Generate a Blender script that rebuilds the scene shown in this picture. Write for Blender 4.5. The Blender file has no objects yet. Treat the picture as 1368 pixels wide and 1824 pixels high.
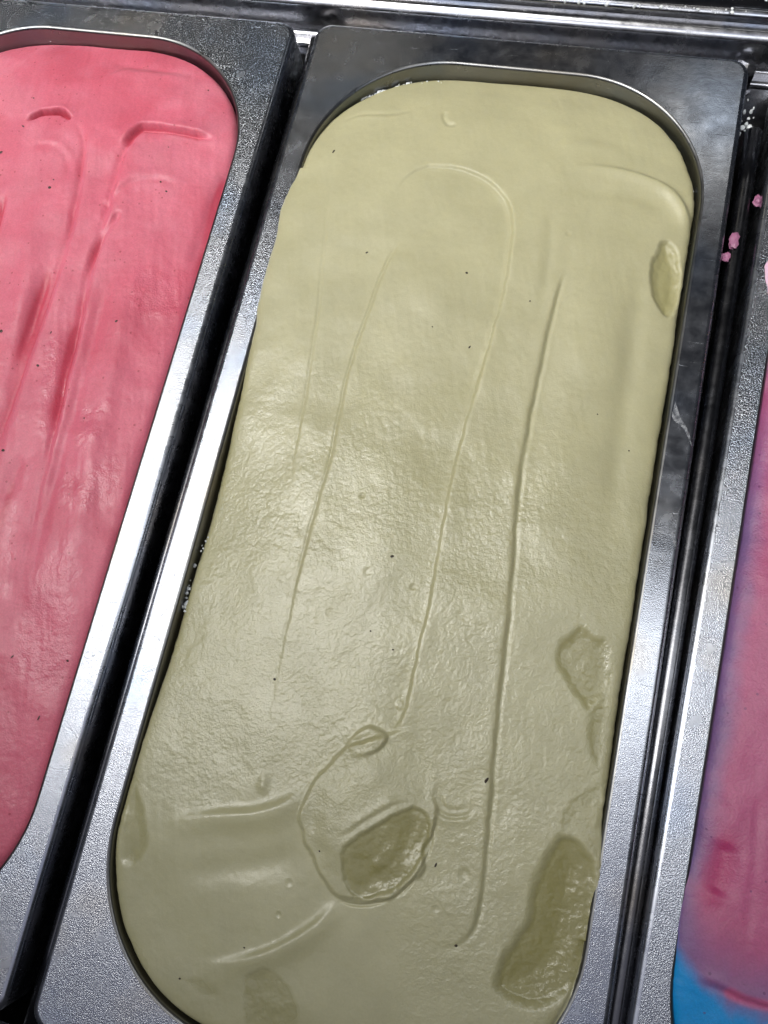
import bpy, bmesh, math, random
import numpy as np
from mathutils import Vector, Matrix, Euler

S = bpy.context.scene
COL = S.collection
R = math.radians
random.seed(4)

# ------------------------------------------------------------------ camera
CAM_LOC = (0.03068, 0.11619, 0.24583)
CAM_ROT = (0.24202, 0.11973, 0.22441)
cam_d = bpy.data.cameras.new('camera')
cam = bpy.data.objects.new('camera', cam_d)
COL.objects.link(cam)
cam.location = CAM_LOC
cam.rotation_euler = Euler(CAM_ROT, 'XYZ')
cam_d.sensor_fit = 'VERTICAL'
cam_d.sensor_height = 24.0
cam_d.lens = 24.0 * 1370.0 / 1824.0
cam_d.clip_start = 0.005
cam_d.clip_end = 50.0
S.camera = cam

# ------------------------------------------------------------------ light
world = bpy.data.worlds.new('World')
S.world = world
world.use_nodes = True
bg = world.node_tree.nodes['Background']
bg.inputs['Color'].default_value = (0.80, 0.84, 1.0, 1)
bg.inputs['Strength'].default_value = 0.025
S.view_settings.view_transform = 'Standard'
S.view_settings.look = 'None'
S.view_settings.exposure = 0.0
S.view_settings.gamma = 1.0


def lamp(name, loc, aim, sx, sy, power, color, spread=180):
    d = bpy.data.lights.new(name, 'AREA')
    d.shape = 'RECTANGLE'
    d.size, d.size_y = sx, sy
    d.energy = power
    d.color = color
    d.spread = R(spread)
    o = bpy.data.objects.new(name, d)
    COL.objects.link(o)
    o.location = loc
    az = (Vector(loc) - Vector(aim)).normalized()
    ax = (Vector((1, 0, 0)) - az * az.x).normalized()
    o.rotation_euler = Matrix((ax, az.cross(ax), az)).transposed().to_euler()
    return o


# strip light of the display case, straight over the pans
lamp('strip_lamp', (-0.10, 0.165, 0.36), (-0.10, 0.165, 0.0), 0.90, 0.075, 0.74, (0.94, 0.97, 1.0))
# added long fill lamp, high and to the left, brightening the back half and sheen
lamp('high_fill_lamp', (-0.47, 0.31, 1.20), (0.0, 0.50, 0.0), 1.25, 0.50, 3.15, (1.0, 0.98, 0.93), 40)
# two small lamps farther back in the case
lamp('back_lamp', (0.135, 0.665, 0.40), (0.07, 0.32, 0.0), 0.10, 0.05, 0.030, (1.0, 0.98, 0.92))
lamp('back_lamp', (-0.24, 0.70, 0.40), (-0.07, 0.32, 0.0), 0.10, 0.05, 0.022, (1.0, 0.93, 0.75))
# dim ceiling of the shop
lamp('ceiling_lamp', (-0.25, -0.45, 1.6), (-0.1, 0.0, 0.0), 2.2, 0.9, 2.9, (0.80, 0.82, 1.0))

# ------------------------------------------------------------------ helpers
ROTM = np.array(Euler(CAM_ROT, 'XYZ').to_matrix())
CAMV = np.array(CAM_LOC)


def at(px, py, z=0.0):
    """measured spot of the photograph (1368 x 1824) -> place on the level z"""
    d = ROTM @ np.array([(px - 684.0) / 1370.0, -(py - 912.0) / 1370.0, -1.0])
    t = (z - CAMV[2]) / d[2]
    p = CAMV + d * t
    return p[0], p[1]


def ats(pts, z=0.0):
    return np.array([at(a, b, z) for a, b in pts])


def link(name, me, mat, parent=None):
    o = bpy.data.objects.new(name, me)
    COL.objects.link(o)
    if mat is not None:
        me.materials.append(mat)
    if parent is not None:
        o.parent = parent
    return o


def tag(o, label=None, cat=None, group=None, kind=None):
    if label:
        o['label'] = label
    if cat:
        o['category'] = cat
    if group:
        o['group'] = group
    if kind:
        o['kind'] = kind
    return o


def empty(name, loc=(0, 0, 0), rz=0.0):
    o = bpy.data.objects.new(name, None)
    COL.objects.link(o)
    o.location = loc
    o.rotation_euler = (0, 0, rz)
    return o


def mesh_np(name, V, Q, smooth=True, attrs=None):
    me = bpy.data.meshes.new(name)
    V = np.asarray(V, np.float32)
    Q = np.asarray(Q, np.int32)
    me.vertices.add(len(V))
    me.vertices.foreach_set('co', V.ravel())
    k = Q.shape[1]
    me.loops.add(Q.size)
    me.loops.foreach_set('vertex_index', Q.ravel())
    me.polygons.add(len(Q))
    me.polygons.foreach_set('loop_start', np.arange(len(Q), dtype=np.int32) * k)
    me.polygons.foreach_set('loop_total', np.full(len(Q), k, np.int32))
    me.polygons.foreach_set('use_smooth', np.full(len(Q), smooth, bool))
    me.update(calc_edges=True)
    for n, a in (attrs or {}).items():
        if a.ndim == 1:
            at_ = me.attributes.new(n, 'FLOAT', 'POINT')
            at_.data.foreach_set('value', a.astype(np.float32))
        else:
            at_ = me.attributes.new(n, 'FLOAT_COLOR', 'POINT')
            at_.data.foreach_set('color', a.astype(np.float32).ravel())
    return me


def loft(loops, close=True):
    """loops: list of (n,3) arrays -> verts, quads"""
    n = len(loops[0])
    V = np.concatenate(loops)
    Q = []
    for i in range(len(loops) - 1):
        for j in range(n if close else n - 1):
            k = (j + 1) % n
            Q.append((i * n + j, i * n + k, (i + 1) * n + k, (i + 1) * n + j))
    return V, np.array(Q)


def sstep(a, b, x):
    t = np.clip((x - a) / (b - a), 0, 1)
    return t * t * (3 - 2 * t)


_rng = np.random.RandomState(11)
_TAB = _rng.rand(512, 512)


def vnoise(x, y, s, seed=0):
    """smooth value noise in -1..1, feature size s metres"""
    u, v = x / s + seed * 17.3, y / s + seed * 5.7
    i, j = np.floor(u).astype(int), np.floor(v).astype(int)
    f, g = u - i, v - j
    f = f * f * f * (f * (f * 6 - 15) + 10)
    g = g * g * g * (g * (g * 6 - 15) + 10)
    T = lambda a, b: _TAB[a % 512, b % 512]
    r = (T(i, j) * (1 - f) + T(i + 1, j) * f) * (1 - g) + (T(i, j + 1) * (1 - f) + T(i + 1, j + 1) * f) * g
    return r * 2 - 1


def fbm(x, y, s, oct=4, seed=0, gain=0.5):
    r, a, t = 0, 1.0, 0
    for k in range(oct):
        c, sn = math.cos(0.6 * k), math.sin(0.6 * k)
        r = r + a * vnoise(c * x - sn * y, sn * x + c * y, s / 2 ** k, seed + k)
        t += a
        a *= gain
    return r / t


def worley(x, y, s, seed=0):
    """F2-F1 of jittered cells of size s"""
    u, v = x / s, y / s
    i, j = np.floor(u).astype(int), np.floor(v).astype(int)
    f1 = np.full(u.shape, 9.0)
    f2 = np.full(u.shape, 9.0)
    for a in (-1, 0, 1):
        for b in (-1, 0, 1):
            p, q = (i + a + seed * 7) % 512, (j + b + seed * 3) % 512
            jx, jy = _TAB[p, q], _TAB[q, (p + 91) % 512]
            d = np.hypot(i + a + jx - u, j + b + jy - v)
            n1 = np.minimum(f1, d)
            f2 = np.where(d < f1, f1, np.minimum(f2, d))
            f1 = n1
    return f2 - f1


def smooth_poly(P, n=8):
    """Catmull-Rom through points"""
    P = np.asarray(P, float)
    E = np.vstack([2 * P[0] - P[1], P, 2 * P[-1] - P[-2]])
    out = []
    for i in range(1, len(E) - 2):
        p0, p1, p2, p3 = E[i - 1:i + 3]
        for t in np.arange(n) / n:
            out.append(0.5 * (2 * p1 + (p2 - p0) * t + (2 * p0 - 5 * p1 + 4 * p2 - p3) * t * t
                              + (3 * p1 - p0 - 3 * p2 + p3) * t ** 3))
    out.append(P[-1])
    return np.array(out)


def polydist(x, y, P, reach=0.02):
    """signed distance to a polyline (positive right of its direction) and the run 0..1 along it; far points get 9"""
    d = np.full(x.shape, 9.0)
    sd = np.full(x.shape, 9.0)
    run = np.zeros(x.shape)
    m = np.where((x > P[:, 0].min() - reach) & (x < P[:, 0].max() + reach) &
                 (y > P[:, 1].min() - reach) & (y < P[:, 1].max() + reach))[0]
    xx, yy = x[m], y[m]
    dd = np.full(xx.shape, 9.0)
    ss = np.full(xx.shape, 9.0)
    rr = np.zeros(xx.shape)
    seg = np.hypot(*np.diff(P, axis=0).T)
    cum = np.r_[0, np.cumsum(seg)]
    for i in range(len(P) - 1):
        ax, ay = P[i]
        bx, by = P[i + 1]
        L = max(seg[i], 1e-9)
        ux, uy = (bx - ax) / L, (by - ay) / L
        t = np.clip((xx - ax) * ux + (yy - ay) * uy, 0, L)
        ex, ey = xx - (ax + t * ux), yy - (ay + t * uy)
        e = np.hypot(ex, ey)
        k = e < dd
        dd[k] = e[k]
        side = np.sign(ex * uy - ey * ux)
        ss[k] = (e * side)[k]
        rr[k] = ((cum[i] + t) / cum[-1])[k]
    sd[m] = ss
    run[m] = rr
    return sd, run


def inside(x, y, P):
    r = np.zeros(x.shape, bool)
    n = len(P)
    for i in range(n):
        ax, ay = P[i]
        bx, by = P[(i + 1) % n]
        c = ((ay > y) != (by > y)) & (x < (bx - ax) * (y - ay) / (by - ay + 1e-15) + ax)
        r ^= c
    return r


def region(x, y, px_pts, z=0.003):
    """signed distance (positive inside) to a closed smooth outline given by measured spots"""
    P = ats(px_pts, z)
    P = smooth_poly(np.vstack([P, P[:1]]), 6)
    sd, _ = polydist(x, y, P, 0.02)
    d = np.abs(sd)
    return np.where(inside(x, y, P), d, -d)


# ------------------------------------------------------------------ materials
def new_mat(name):
    m = bpy.data.materials.new(name)
    m.use_nodes = True
    nt = m.node_tree
    b = nt.nodes['Principled BSDF']
    return m, nt, b


def nd(nt, kind, **kw):
    n = nt.nodes.new(kind)
    for k, v in kw.items():
        if k in n.inputs:
            n.inputs[k].default_value = v
        else:
            setattr(n, k, v)
    return n


def ramp(nt, src, stops):
    r = nt.nodes.new('ShaderNodeValToRGB')
    e = r.color_ramp.elements
    while len(e) < len(stops):
        e.new(0.5)
    for el, (p, c) in zip(e, stops):
        el.position = p
        el.color = (c, c, c, 1) if not isinstance(c, tuple) else (*c, 1)
    nt.links.new(src, r.inputs['Fac'])
    return r


def math_node(nt, op, a, b=None):
    n = nt.nodes.new('ShaderNodeMath')
    n.operation = op
    for i, v in enumerate((a, b)):
        if v is None:
            continue
        if isinstance(v, (int, float)):
            n.inputs[i].default_value = v
        else:
            nt.links.new(v, n.inputs[i])
    return n.outputs[0]


def steel_mat(name, smooth_side=False, base=(0.49, 0.51, 0.56), rough=0.30, grain=0.35, grain_scale=1100, dist=0.00010, glint_tints=((0.84, 0.93, 1.06), (1.06, 0.97, 0.84))):
    m, nt, b = new_mat(name)
    L = nt.links.new
    tc = nt.nodes.new('ShaderNodeTexCoord')
    n1 = nd(nt, 'ShaderNodeTexNoise', Scale=grain_scale, Detail=3.0, Roughness=0.6)
    n2 = nd(nt, 'ShaderNodeTexNoise', Scale=160.0, Detail=4.0, Roughness=0.6)
    n3 = nd(nt, 'ShaderNodeTexNoise', Scale=22.0, Detail=3.0, Roughness=0.5)
    for n in (n1, n2, n3):
        L(tc.outputs['Object'], n.inputs['Vector'])
    bp = nd(nt, 'ShaderNodeBump', Strength=grain, Distance=dist)
    hgt = n1.outputs['Fac']
    if smooth_side:
        # this pan is polished smoother towards its back right
        sp = nt.nodes.new('ShaderNodeSeparateXYZ')
        L(tc.outputs['Object'], sp.inputs[0])
        g = math_node(nt, 'MULTIPLY', sp.outputs['X'], -5.0)
        g2 = math_node(nt, 'MULTIPLY', sp.outputs['Y'], -3.2)
        g = math_node(nt, 'ADD', g, g2)
        g = math_node(nt, 'ADD', g, 1.25)
        g = math_node(nt, 'MINIMUM', math_node(nt, 'MAXIMUM', g, 0.10), 1.0)
        hgt = math_node(nt, 'MULTIPLY', hgt, g)
    mp = nd(nt, 'ShaderNodeMapping')
    mp.inputs['Rotation'].default_value = (0, 0, 0.5)
    mp.inputs['Scale'].default_value = (60, 2600, 60)
    L(tc.outputs['Object'], mp.inputs['Vector'])
    n4 = nd(nt, 'ShaderNodeTexNoise', Scale=1.0, Detail=1.0)
    L(mp.outputs['Vector'], n4.inputs['Vector'])
    sc = ramp(nt, n4.outputs['Fac'], [(0.72, 0.0), (0.78, 0.10)])
    hgt = math_node(nt, 'SUBTRACT', hgt, sc.outputs['Color'])
    L(hgt, bp.inputs['Height'])
    bp2 = nd(nt, 'ShaderNodeBump', Strength=0.16, Distance=0.0003)
    L(n2.outputs['Fac'], bp2.inputs['Height'])
    L(bp.outputs['Normal'], bp2.inputs['Normal'])
    L(bp2.outputs['Normal'], b.inputs['Normal'])
    r = ramp(nt, n2.outputs['Fac'], [(0.3, rough - 0.04), (0.7, rough + 0.08)])
    r3 = ramp(nt, n3.outputs['Fac'], [(0.40, 0.0), (0.75, 0.04)])
    L(math_node(nt, 'ADD', r.outputs['Color'], r3.outputs['Color']), b.inputs['Roughness'])
    c = ramp(nt, n3.outputs['Fac'], [(0.30, tuple(b_ * t for b_, t in zip(base, glint_tints[0]))), (0.45, base), (0.56, base), (0.72, tuple(b_ * t for b_, t in zip(base, glint_tints[1])))])  # blue and warm patches put into the colour, imitating rainbow glints
    L(c.outputs['Color'], b.inputs['Base Color'])
    b.inputs['Metallic'].default_value = 1.0
    return m


STEEL = steel_mat('grained_steel', rough=0.20, grain=1.0, grain_scale=2300, dist=0.00016)
STEEL_SMOOTH = steel_mat('half_polished_steel', True, rough=0.20, grain=1.0, grain_scale=2300, dist=0.00016)
EDGE = steel_mat('edge_steel', base=(0.46, 0.48, 0.53), rough=0.24, grain=0.02)
WALL = steel_mat('basin_steel', base=(0.20, 0.20, 0.20), rough=0.30, grain=0.1)
BAR = steel_mat('polished_bar_steel', base=(0.13, 0.13, 0.14), rough=0.22, grain=0.05)
RAIL = steel_mat('rail_steel', base=(0.45, 0.45, 0.47), rough=0.20, grain=0.05)

DARK, _nt, _b = new_mat('dark_well')
_b.inputs['Base Color'].default_value = (0.012, 0.012, 0.014, 1)
_b.inputs['Roughness'].default_value = 0.55

FROST, _nt, _b = new_mat('white_frost')
_b.inputs['Base Color'].default_value = (0.80, 0.83, 0.84, 1)
_b.inputs['Roughness'].default_value = 0.5
_b.inputs['Subsurface Weight'].default_value = 0.3
_b.inputs['Subsurface Radius'].default_value = (0.002, 0.002, 0.002)

SPECK, _nt, _b = new_mat('dark_seed')
_b.inputs['Base Color'].default_value = (0.035, 0.022, 0.012, 1)
_b.inputs['Roughness'].default_value = 0.45


def gelato_mat(name, fine=2600, mottle=0.4, speck=None, rough=0.50, spec=0.75, sss=0.2, gloss=0.22):
    """colour comes from the flavour attribute of the mesh; relief strength from the attribute coarse"""
    m, nt, b = new_mat(name)
    L = nt.links.new
    tc = nt.nodes.new('ShaderNodeTexCoord')
    col = nd(nt, 'ShaderNodeAttribute', attribute_name='flavour')
    coarse = nd(nt, 'ShaderNodeAttribute', attribute_name='coarse')
    wet = nd(nt, 'ShaderNodeAttribute', attribute_name='wet')
    n1 = nd(nt, 'ShaderNodeTexNoise', Scale=fine, Detail=2.0, Roughness=0.6)
    n2 = nd(nt, 'ShaderNodeTexNoise', Scale=1500.0, Detail=2.0, Roughness=0.6)
    n3 = nd(nt, 'ShaderNodeTexNoise', Scale=60.0, Detail=4.0, Roughness=0.6)
    n4 = nd(nt, 'ShaderNodeTexVoronoi', Scale=420.0)
    for n in (n1, n2, n3, n4):
        L(tc.outputs['Object'], n.inputs['Vector'])
    # colour: faint mottling and tiny flecks
    mot = ramp(nt, n3.outputs['Fac'], [(0.3, 0.93), (0.7, 1.04)])
    mf = ramp(nt, n2.outputs['Fac'], [(0.25, 0.90), (0.75, 1.09)])
    mm_ = nd(nt, 'ShaderNodeMix', data_type='RGBA', blend_type='MULTIPLY')
    mm_.inputs['Factor'].default_value = mottle
    L(mot.outputs['Color'], mm_.inputs[6])
    L(mf.outputs['Color'], mm_.inputs[7])
    mix = nd(nt, 'ShaderNodeMix', data_type='RGBA', blend_type='MULTIPLY')
    mix.inputs['Factor'].default_value = 1.0
    L(col.outputs['Color'], mix.inputs[6])
    L(mm_.outputs[2], mix.inputs[7])
    out = mix.outputs[2]
    if speck:
        v = nd(nt, 'ShaderNodeTexVoronoi', Scale=speck[0])
        L(tc.outputs['Object'], v.inputs['Vector'])
        n5 = nd(nt, 'ShaderNodeTexNoise', Scale=speck[0] * 0.37, Detail=1.0)
        L(tc.outputs['Object'], n5.inputs['Vector'])
        near = math_node(nt, 'LESS_THAN', v.outputs['Distance'], speck[1])
        some = math_node(nt, 'GREATER_THAN', n5.outputs['Fac'], 0.56)
        f = math_node(nt, 'MULTIPLY', near, some)
        f = math_node(nt, 'MULTIPLY', f, 0.55)
        mx = nd(nt, 'ShaderNodeMix', data_type='RGBA', blend_type='MIX')
        L(f, mx.inputs['Factor'])
        L(out, mx.inputs[6])
        mx.inputs[7].default_value = (*speck[2], 1)
        out = mx.outputs[2]
    L(out, b.inputs['Base Color'])
    # relief
    h = math_node(nt, 'MULTIPLY', n2.outputs['Fac'], coarse.outputs['Fac'])
    b1 = nd(nt, 'ShaderNodeBump', Strength=0.60, Distance=0.00024)
    L(h, b1.inputs['Height'])
    b2 = nd(nt, 'ShaderNodeBump', Strength=0.22, Distance=0.00015)
    L(n1.outputs['Fac'], b2.inputs['Height'])
    L(b1.outputs['Normal'], b2.inputs['Normal'])
    L(b2.outputs['Normal'], b.inputs['Normal'])
    rr = math_node(nt, 'MULTIPLY', wet.outputs['Fac'], -0.16)
    rr = math_node(nt, 'ADD', rr, rough)
    cl = nd(nt, 'ShaderNodeAttribute', attribute_name='gloss').outputs['Fac']
    cl = math_node(nt, 'MULTIPLY', cl, -gloss)
    rr = math_node(nt, 'ADD', rr, cl)
    rr = math_node(nt, 'MAXIMUM', rr, 0.24)
    L(rr, b.inputs['Roughness'])
    b.inputs['Specular IOR Level'].default_value = spec
    b.inputs['Subsurface Weight'].default_value = sss
    b.inputs['Subsurface Radius'].default_value = (0.0022, 0.0018, 0.0010)
    b.inputs['Subsurface Scale'].default_value = 1.0
    return m


PISTACHIO = gelato_mat('pistachio_cream')
PINK = gelato_mat('strawberry_cream', rough=0.55, spec=0.5, gloss=0.24, mottle=1.0, speck=(330, 0.13, (0.30, 0.02, 0.03)))
MIXED = gelato_mat('bubblegum_cream', rough=0.55, spec=0.45, mottle=1.0, speck=(300, 0.12, (0.10, 0.02, 0.10)))

# ------------------------------------------------------------------ the well under the pans
WX0, WX1, WY0, WY1 = -0.50, 0.50, -0.06, 0.47


def box_np(x0, x1, y0, y1, z0, z1):
    V = [(x, y, z) for z in (z0, z1) for y in (y0, y1) for x in (x0, x1)]
    Q = [(0, 2, 3, 1), (4, 5, 7, 6), (0, 1, 5, 4), (2, 6, 7, 3), (0, 4, 6, 2), (1, 3, 7, 5)]
    return np.array(V), np.array(Q)


V, Q = box_np(WX0, WX1, WY0, WY1, -0.19, -0.18)
tag(link('well_floor', mesh_np('well_floor', V, Q, False), DARK), kind='structure')


def extrude_x(name, prof, x0, x1, mat, parent=None, closed=False):
    """a bent sheet: profile of (y, z) run along x"""
    P = np.array(prof, float)
    xs = np.linspace(x0, x1, 24)
    loops = [np.column_stack([np.full(len(P), x), P[:, 0], P[:, 1]]) for x in xs]
    V, Q = loft(loops, close=closed)
    return link(name, mesh_np(name, V, Q[:, ::-1], True), mat, parent)


def arc(cy, cz, r, a0, a1, n=8):
    return [(cy + r * math.cos(R(a0 + (a1 - a0) * i / n)), cz + r * math.sin(R(a0 + (a1 - a0) * i / n))) for i in range(n + 1)]


# stepped steel ledge behind the pans
rear = empty('rear_ledge', (0, 0.366, -0.18))
tag(rear, 'stepped dark steel ledge running along the back behind all the pans', 'steel ledge')


def rear_part(name, prof, mat):
    return extrude_x(name, [(y - 0.366, z + 0.18) for y, z in prof], WX0, WX1, mat, rear)


rear_part('lower_step', [(0.3625, -0.18), (0.3625, -0.016)] + arc(0.3645, -0.016, 0.002, 180, 90) +
          [(0.3675, -0.0140)] + arc(0.3675, -0.0125, 0.0015, -90, 0)[1:] + [(0.3690, -0.0018)] +
          [(0.3695, -0.0010), (0.3716, 0.0005), (0.3722, 0.0006), (0.3755, 0.0002)], RAIL)
rear_part('upper_step', [(0.3757, -0.0030), (0.3757, 0.0022), (0.3761, 0.0028), (0.3773, 0.0036), (0.3779, 0.0037)] +
          [(0.3800, 0.0034), (0.3815, -0.004), (0.386, -0.030), (0.45, -0.034), (0.45, -0.18)], RAIL)

front = extrude_x('front_ledge', [(y, z) for y, z in [(-0.055, -0.18), (-0.055, -0.012), (-0.016, -0.012)] +
                                  arc(-0.0152, -0.0136, 0.0018, 90, 0, 6) + [(-0.0134, -0.18)]], WX0, WX1, RAIL)
tag(front, 'plain steel ledge in front of the pans, only its corner showing at lower left', 'steel ledge')


# ------------------------------------------------------------------ pans
def rrect(x0, x1, y0, y1, r, z, nc=24, ns=30, ne=10):
    """rounded rectangle loop, same number of points whatever the sizes"""
    pts = []
    cs = [(x1 - r, y1 - r, 0), (x0 + r, y1 - r, 90), (x0 + r, y0 + r, 180), (x1 - r, y0 + r, 270)]
    for k, (cx, cy, a) in enumerate(cs):
        for i in range(nc + 1):
            t = R(a + 90 * i / nc)
            pts.append((cx + r * math.cos(t), cy + r * math.sin(t), z))
        nx, ny, na = cs[(k + 1) % 4]
        p = pts[-1]
        q = (nx + r * math.cos(R(na)), ny + r * math.sin(R(na)), z)
        m = ns if k in (1, 3) else ne
        for i in range(1, m):
            f = i / m
            pts.append((p[0] + (q[0] - p[0]) * f, p[1] + (q[1] - p[1]) * f, z))
    return np.array(pts)


HX, PY0, PY1 = 0.0825, -0.0065, 0.3605         # outer size of a pan
IX, IY0, IY1, IR = 0.0725, 0.0060, 0.3465, 0.050   # its opening


def pan(x, rz, label, dy=0.0, mat=None):
    mat = mat or STEEL
    t = empty('gelato_pan', (x, dy, 0), rz)
    tag(t, label, 'gelato pan', 'steel gelato pans side by side in the display')
    b = 0.0020
    loops = [rrect(-HX, HX, PY0, PY1, 0.0065, z) for z in (-0.016,)]
    for a in range(0, 91, 15):
        o = b * (1 - math.cos(R(a)))
        loops.append(rrect(-HX + o, HX - o, PY0 + o, PY1 - o, 0.0065 - o * 0.6, -b + b * math.sin(R(a))))
    V, Q = loft(loops)
    link('rolled_edge', mesh_np('rolled_edge', V, Q), EDGE, t)
    loops = loops[-1:]
    for f in np.linspace(0, 1, 4)[1:-1]:
        A, B = loops[-1] if f < 0.4 else A, rrect(-IX - 0.0012, IX + 0.0012, IY0 - 0.0012, IY1 + 0.0012, IR + 0.0012, 0)
        loops.append(A * (1 - f) + B * f)
    loops.append(rrect(-IX - 0.0012, IX + 0.0012, IY0 - 0.0012, IY1 + 0.0012, IR + 0.0012, 0))
    V, Q = loft(loops)
    link('flange', mesh_np('flange', V, Q), mat, t)
    lp = []
    for a in range(0, 91, 15):
        o = 0.0012 * (1 - math.sin(R(a)))
        lp.append(rrect(-IX - o, IX + o, IY0 - o, IY1 + o, IR + o, -0.0012 + 0.0012 * math.cos(R(a))))
    lp.append(rrect(-IX, IX, IY0, IY1, IR, -0.0062))
    lp.append(rrect(-IX + .0006, IX - .0006, IY0 + .0006, IY1 - .0006, IR - .0006, -0.0070))
    lp.append(rrect(-IX + .002, IX - .002, IY0 + .002, IY1 - .002, IR - .002, -0.113))
    lp.append(rrect(-IX + .009, IX - .009, IY0 + .009, IY1 - .009, IR - .009, -0.120))
    lp.append(rrect(-IX + .040, IX - .040, IY0 + .040, IY1 - .040, 0.02, -0.120))
    V, Q = loft(lp)
    n = len(lp[0])
    me = bpy.data.meshes.new('basin')
    faces = [tuple(q) for q in Q] + [tuple(range((len(lp) - 1) * n, len(lp) * n))]
    me.from_pydata([tuple(v) for v in V], [], faces)
    me.polygons.foreach_set('use_smooth', [True] * len(faces))
    me.update()
    link('basin', me, WALL, t)
    return t


pan(0.0, 0.0, 'steel pan in the middle filled with pale green gelato', 0.0, STEEL_SMOOTH)
pan(-0.1735, R(0.0), 'steel pan on the left filled with pink gelato', -0.001)
pan(0.1690, R(-1.2), 'steel pan at the right edge filled with purple and blue gelato')


# ------------------------------------------------------------------ bars in the gaps
def tube_y(name, x0, x1, y0, y1, z, r, mat, parent=None):
    loops = []
    ys = np.r_[y0, np.linspace(y0, y1, 16), y1]
    for k, y in enumerate(ys):
        f = (y - y0) / (y1 - y0)
        rr = r * 0.6 if k in (0, len(ys) - 1) else r
        a = np.linspace(0, 2 * np.pi, 25)[:-1]
        loops.append(np.column_stack([x0 + (x1 - x0) * f + rr * np.cos(a), np.full(24, y), z + rr * np.sin(a)]))
    V, Q = loft(loops)
    return link(name, mesh_np(name, V, Q), mat, parent)


tag(tube_y('divider_bar', -0.0855, -0.0855, -0.012, 0.361, -0.0105, 0.0026, BAR),
    'thin steel bar in the gap between the pink and pale green pans', 'steel bar', 'steel bars between the pans')
tag(tube_y('divider_bar', 0.0842, 0.0880, -0.012, 0.3345, -0.0060, 0.0030, BAR),
    'round steel bar in the gap between the pale green and purple pans', 'steel bar', 'steel bars between the pans')


# ------------------------------------------------------------------ gelato bodies
def rows_grid(x0, x1, y0, y1, r, nx, ny, el, er, crop=None):
    """rows across a rounded-rectangle opening; el/er shift the left/right edge outward"""
    v = np.linspace(0, 1, ny)
    yy = y0 + (y1 - y0) * (v - 0.085 * np.sin(2 * np.pi * v) * 1.0 / 1.0)
    def inset(y):
        d = np.minimum(y - y0, y1 - y)
        d = np.clip(d, 0, r)
        return r - np.sqrt(np.maximum(r * r - (r - d) ** 2, 0))
    ins = inset(yy)
    xl = x0 + ins - el(yy)
    xr = x1 - ins + er(yy)
    if crop:
        xl = np.maximum(xl, crop[0])
        xr = np.minimum(xr, crop[1])
    u = np.linspace(0, 1, nx)
    X = xl[:, None] + (xr - xl)[:, None] * u[None]
    Y = np.repeat(yy[:, None], nx, 1)
    return X, Y, xl, xr


def sdf_rr(x, y, x0, x1, y0, y1, r):
    cx, cy = (x0 + x1) / 2, (y0 + y1) / 2
    qx = np.abs(x - cx) - (x1 - x0) / 2 + r
    qy = np.abs(y - cy) - (y1 - y0) / 2 + r
    return -(np.minimum(np.maximum(qx, qy), 0) + np.hypot(np.maximum(qx, 0), np.maximum(qy, 0)) - r)


def skirted(name, X, Y, Z, attrs, mat, zlow):
    ny, nx = X.shape
    V = np.stack([X, Y, Z], -1).reshape(-1, 3)
    idx = np.arange(nx * ny).reshape(ny, nx)
    Q = np.stack([idx[:-1, :-1], idx[:-1, 1:], idx[1:, 1:], idx[1:, :-1]], -1).reshape(-1, 4)
    b = np.r_[idx[0, :-1], idx[:-1, -1], idx[-1, :0:-1], idx[:0:-1, 0]]
    n0 = len(V)
    W = V[b].copy()
    W[:, 2] = np.minimum(zlow[np.arange(len(b))] if np.ndim(zlow) else zlow, W[:, 2] - 0.0004)
    V = np.vstack([V, W])
    k = np.arange(len(b))
    S_ = np.stack([b, n0 + k, n0 + (k + 1) % len(b), b[(k + 1) % len(b)]], -1)
    Q = np.vstack([Q, S_])
    at2 = {}
    for n, a in attrs.items():
        a = a.reshape(len(V) - len(b), -1)
        a = np.vstack([a, a[b]])
        at2[n] = a[:, 0] if a.shape[1] == 1 else a
    return link(name, mesh_np(name, V, Q, True, at2), mat), b


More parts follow.
